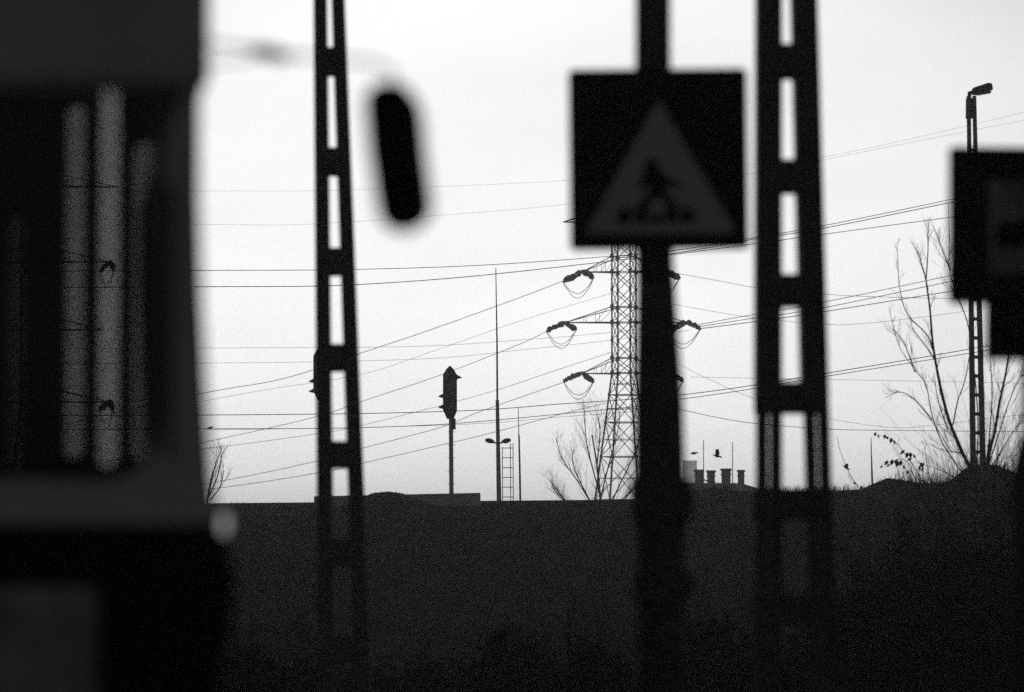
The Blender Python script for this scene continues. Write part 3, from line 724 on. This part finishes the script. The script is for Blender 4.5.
# ------------------------------------------------------------------ bus at left
YB = 7.5; yaw = R(7)
O = at(203, 300, YB); O.z = 0
hd_ = Vector((math.cos(yaw), math.sin(yaw), 0)); nn = Vector((-math.sin(yaw), math.cos(yaw), 0))
BM = Matrix(((hd_.x, 0, nn.x, O.x), (hd_.y, 0, nn.y, O.y), (0, 1, 0, 0), (0, 0, 0, 1)))     # (u along, z up, depth) -> world
def side(px, py, dep=0.0):
    d = ray(px, py); o = Vector((0, 0, CAMZ)); A_ = O + nn * dep; s = (A_ - o).dot(nn) / d.dot(nn); p = o + d * s
    return ((p - O).dot(hd_), p.z)
def B3(uu, z, dep): return BM @ Vector((uu, z, dep))
t = thing('bus', tuple(O), 'pale bus with dark skirt and mirror arm, badly out of focus at left', 'bus')
LEN = -6.0
def BMd(d): return BM @ Matrix.Translation((0, 0, d))
front = [(203, 84), (198, 100), (198, 200), (201, 300), (206, 400), (211, 480), (216, 524)]
fr = [side(*p) for p in front]
outer = [(LEN, fr[0][1])] + fr + [(LEN, fr[-1][1])]
wz0, wz1 = side(100, 481)[1], side(100, 84)[1] ; uR = side(163, 300)[0]
def rr4(x0, y0, x1, y1, r, n=6): return rrect(x0, y0, x1, y1, r, n)
holeN = [side(188, 87), side(180, 104), side(169, 130), side(164, 170), side(164, 410), side(160, 440), side(149, 464), side(128, 479), side(105, 483)]
hl = side(-140, 480); ht_ = side(-140, 87)
holeN = [(hl[0], ht_[1])] + [(a_, b__) for a_, b__ in holeN] + [(hl[0], hl[1])]
back = []
for k in range(3): back.append(rr4(hl[0] - .1 - (k + 1) * 1.5, wz0, hl[0] - .1 - k * 1.5 - .12, wz1, .09))
plate('side_panel', outer, [holeN] + back, .05, BMd(.025), M['body'], t, .004)
gp_ = plate('window', holeN, [], .006, BMd(.03), GL['near'], t)
for bb in back: plate('window', bb, [], .006, BMd(.03), GL['near'], t)
wf = [(a_ * 1.0, b__) for a_, b__ in holeN]
# roof band + roof
a = MB()
z0 = side(100, 81)[1]; z1 = z0 + .52
u1 = side(209, 40)[0]; sect = [(-.022, z0), (-.022, z0 + .36), (.06, z1 - .05), (.4, z1 + .03), (1.25, z1 + .07), (2.1, z1 + .03), (2.42, z1 - .05), (2.5, z0 + .42), (2.5, z0 + .36)]
inner = [(1.25 + (d - 1.25) * .965, z - .03 if z > z0 and (d, z) != (2.5, z0 + .36) else z) for d, z in sect][::-1]
a.frustum([B3(LEN, z, d) for d, z in sect + inner], [B3(u1, z, d) for d, z in sect + inner]); a.build('roof', M['body'], t)
a = MB(); cap_ = [(.02, z0 + .01), (.02, z0 + .35), (.1, z1 - .07), (2.38, z1 - .07), (2.44, z0 + .35), (2.44, z0 + .01)]
a.frustum([B3(u1 - .004, z, d) for d, z in cap_], [B3(u1 - .04, z, d) for d, z in cap_]); a.build('front_dome', M['body'], t)
# far side
outF = [(LEN, fr[-1][1]), (fr[-1][0], fr[-1][1]), (fr[3][0], fr[3][1]), (fr[1][0], fr[1][1]), (fr[1][0], z0 + .37), (LEN, z0 + .37)]
def far(px, py): return side(px, py, 2.45)
A_ = far(-160, 492); B_ = far(176, 74)
hF = rr4(A_[0], A_[1], B_[0], min(B_[1], z0 + .34), .1); holesF = [hF]
for k in range(2): holesF.append(rr4(A_[0] - .12 - (k + 1) * 1.7, A_[1], A_[0] - .12 - k * 1.7 - .12, hF[0][1], .1))
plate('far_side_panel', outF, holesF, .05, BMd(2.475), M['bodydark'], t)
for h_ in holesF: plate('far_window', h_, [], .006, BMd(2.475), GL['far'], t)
a = MB(); a.tube([B3(side(163, 300)[0] + .012, wz0 + .05, -.004), B3(side(163, 300)[0] + .012, wz1 - .2, -.004)], .008, 6); a.build('rubber_seal', M['rubber'], t)
# front and inside
a = MB()
prof = [side(*p) for p in front]
rA = [B3(uu - .004, z, .052) for uu, z in prof]; rB = [B3(uu - .004, z, 2.448) for uu, z in prof]
n_ = len(prof); a.add(rA + rB + [v - hd_ * .05 for v in rA] + [v - hd_ * .05 for v in rB],
   [(i, i + 1, n_ + i + 1, n_ + i) for i in range(n_ - 1)] + [(2 * n_ + i + 1, 2 * n_ + i, 3 * n_ + i, 3 * n_ + i + 1) for i in range(n_ - 1)] +
   [(0, n_, 3 * n_, 2 * n_), (n_ - 1, 2 * n_ - 1 + n_ , 4 * n_ - 1, 2 * n_ - 1)][:1])
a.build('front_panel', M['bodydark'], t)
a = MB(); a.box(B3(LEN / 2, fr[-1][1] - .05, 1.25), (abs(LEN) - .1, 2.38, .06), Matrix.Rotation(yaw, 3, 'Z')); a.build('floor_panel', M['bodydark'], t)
a = MB(); a.box(B3(LEN + .02, (z0 + .4) / 2 + .2, 1.25), (.05, 2.38, z0 - .5), Matrix.Rotation(yaw, 3, 'Z')); a.build('rear_panel', M['body'], t)
# skirt and bumper
sk = [side(*p) for p in ((219, 526), (218, 690))]
zsk = .38
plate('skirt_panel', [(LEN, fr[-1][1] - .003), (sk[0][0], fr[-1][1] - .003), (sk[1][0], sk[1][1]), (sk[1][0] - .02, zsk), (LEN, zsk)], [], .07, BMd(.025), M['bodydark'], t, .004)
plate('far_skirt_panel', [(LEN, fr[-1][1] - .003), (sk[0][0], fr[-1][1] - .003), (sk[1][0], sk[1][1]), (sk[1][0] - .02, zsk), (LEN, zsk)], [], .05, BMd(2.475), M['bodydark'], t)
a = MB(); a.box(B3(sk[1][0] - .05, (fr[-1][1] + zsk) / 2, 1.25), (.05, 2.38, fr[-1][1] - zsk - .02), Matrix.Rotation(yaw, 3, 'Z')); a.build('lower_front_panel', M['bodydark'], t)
A_ = side(-30, 690); B_ = side(96, 588)
plate('hatch_panel', rr4(A_[0], A_[1] - .1, B_[0], B_[1], .02), [], .012, BMd(-.018), M['hatch'], t, .002)
a = MB(); q0 = side(120, 528)[0]
bpro = [side(*p) for p in ((218, 530), (229, 545), (234, 570), (235, 600), (231, 632), (220, 668))]
ring0 = [B3(uu, z, -.03) for uu, z in bpro] + [B3(q0, bpro[-1][1], -.03), B3(q0, bpro[0][1], -.03)]
ring1 = [B3(uu, z, 2.53) for uu, z in bpro] + [B3(q0, bpro[-1][1], 2.53), B3(q0, bpro[0][1], 2.53)]
a.frustum(ring0, ring1); a.build('bumper', M['black'], t, bevel=.01)
# added glowing bead on a stalk, standing for a blurred bright highlight
p = at(224, 524, 7.35)
a = MB(); a.tube([B3(side(208, 524)[0], p.z, .03), Vector((p.x - .008, p.y + .01, p.z))], .006, 8); lo = a.build('glint_stalk', M['black'], t)
a = MB(); a.ellipsoid(p, (.0078, .0078, .020)); a.build('lamp_lens_or_glint', M['glint'], lo, True)
# wheels
for uu in (-1.35, -4.9):
    for dep in (.2, 2.3):
        a = MB(); C_ = B3(uu, .48, dep); wv = nn * .14
        pr = [(.26, -.14), (.42, -.14), (.475, -.10), (.48, 0), (.475, .10), (.42, .14), (.26, .14)]
        vs_, fs_ = [], []; n = 28
        for k in range(n):
            q = 2 * math.pi * k / n
            for r_, w_ in pr: vs_.append(C_ + hd_ * (r_ * math.cos(q)) + Vector((0, 0, r_ * math.sin(q))) + nn * w_)
        m_ = len(pr)
        for k in range(n):
            for j in range(m_): fs_.append((k * m_ + j, k * m_ + (j + 1) % m_, ((k + 1) % n) * m_ + (j + 1) % m_, ((k + 1) % n) * m_ + j))
        a.add(vs_, fs_); ty = a.build('wheel', M['rubber'], t, True)
        a = MB(); a.tube([C_ - nn * .09, C_ + nn * .09], .262, 24); a.tube([C_ - nn * .12, C_ + nn * .12], .09, 14); a.build('rim', M['galv'], ty)
# mirror on its arm
YM = 6.9; um = YM / FPX
a = MB()
s0 = B3(side(206, 40)[0] - .03, side(206, 40)[1], 0.05)
a.tube([s0, at(225, 44, 7.3), at(268, 53, 7.1), at(330, 58, YM), at(375, 62, YM), at(392, 72, YM), at(396, 96, YM)], 2.1 * um, 8)
s1 = B3(side(204, 72)[0] - .03, side(204, 64)[1], 0.05)
a.tube([s1, at(240, 60, 7.2), at(268, 54, 7.1)], 1.5 * um, 8)
ma = a.build('mirror_arm', M['black'], t)
a = MB(); a.ellipsoid(at(270, 53, 7.1), (24 * um, 6 * um, 7.5 * um), Matrix.Rotation(R(12), 3, 'Y')); a.build('arm_clamp', M['black'], ma, True)
a = MB(); a.box(B3(side(204, 44)[0] - .02, side(204, 44)[1], .03), (.04, .1, .07), Matrix.Rotation(yaw, 3, 'Z')); a.build('arm_bracket', M['black'], ma, bevel=.008)
a = MB()
def mring(f, grow=0):
    xa = 374 + 12 * f; xb = 409 + 9 * f; y = 91 + 130 * f
    return xa, xb, y
mo = [(364, 104), (366, 92), (374, 84), (388, 81), (402, 83), (411, 91), (414, 104), (418, 150), (425, 205), (425, 219), (419, 229), (407, 233), (394, 232), (384, 226), (377, 212), (368, 150)]
f1 = [at(x, y, YM) for x, y in mo]; cc = sum(f1, Vector()) / len(f1)
a.frustum([cc + (v - cc) * .95 + Vector((0, -.015, 0)) for v in f1], f1); a.frustum([v + Vector((.0, .0005, 0)) for v in f1], [cc + (v - cc) * .85 + Vector((.02, .07, 0)) for v in f1])
a.build('mirror_head', M['black'], ma)

# ------------------------------------------------------------------ birds
def bird(px, py, Y, s, wing, tilt, label):
    u = Y / FPX * s; c = at(px, py, Y); a = MB(); rt = Matrix.Rotation(tilt, 3, 'Y')
    T = lambda x, y, z: c + rt @ Vector((x * u, y * u, z * u))
    # one continuous body: beak, head, breast, tail
    secs = [(4.6, .1, -.1), (3.9, .45, 0), (3.2, .75, .15), (2.4, .6, .1), (1.2, 1.1, -.1), (-.6, 1.15, -.1), (-2.2, .6, 0), (-3.8, .55, .05), (-5, .75, .1)]
    vs_ = []; n = 8
    for k, (x, r_, z) in enumerate(secs):
        for j in range(n):
            q = 2 * math.pi * j / n; vs_.append(T(x, r_ * math.cos(q) * (1 if k < 7 else 1.3), z + r_ * math.sin(q) * (1 if k < 7 else .3)))
    fs_ = [(k * n + j, k * n + (j + 1) % n, (k + 1) * n + (j + 1) % n, (k + 1) * n + j) for k in range(len(secs) - 1) for j in range(n)] + [tuple(range(n)), tuple(range(len(secs) * n - n, len(secs) * n))]
    a.add(vs_, fs_)
    if wing is not None:
        for sd_ in (-1, 1):
            w_ = wing
            pts = [(1.6, sd_ * .6, .4), (1.2, sd_ * 3, .4 + w_ * 3.2), (-.6, sd_ * 6.5, .4 + w_ * 6.0), (-2.4, sd_ * 6, .3 + w_ * 5.2), (-2.0, sd_ * 3, .2 + w_ * 2.6), (-1.6, sd_ * .6, .3)]
            a.frustum([T(*p) for p in pts], [T(p[0], p[1], p[2] - .25) for p in pts])
    tag(a.build('crow', M['feather'], smooth=False), label, 'bird', 'crows')
bird(694, 453.3, 130, 1.0, .16, R(-8), 'dark bird gliding with level wings above the leftmost chimney')
bird(717, 456, 130, 1.15, .95, R(15), 'dark bird with raised wings above the second and third chimneys')
bird(210, 427.6, 154.4, .9, None, R(-12), 'small dark bird perched on a wire beside the bus')
bird(846, 467.5, 110, 1.0, .55, R(35), 'lowest dark bird flapping just above the crest right of the thicker mast')
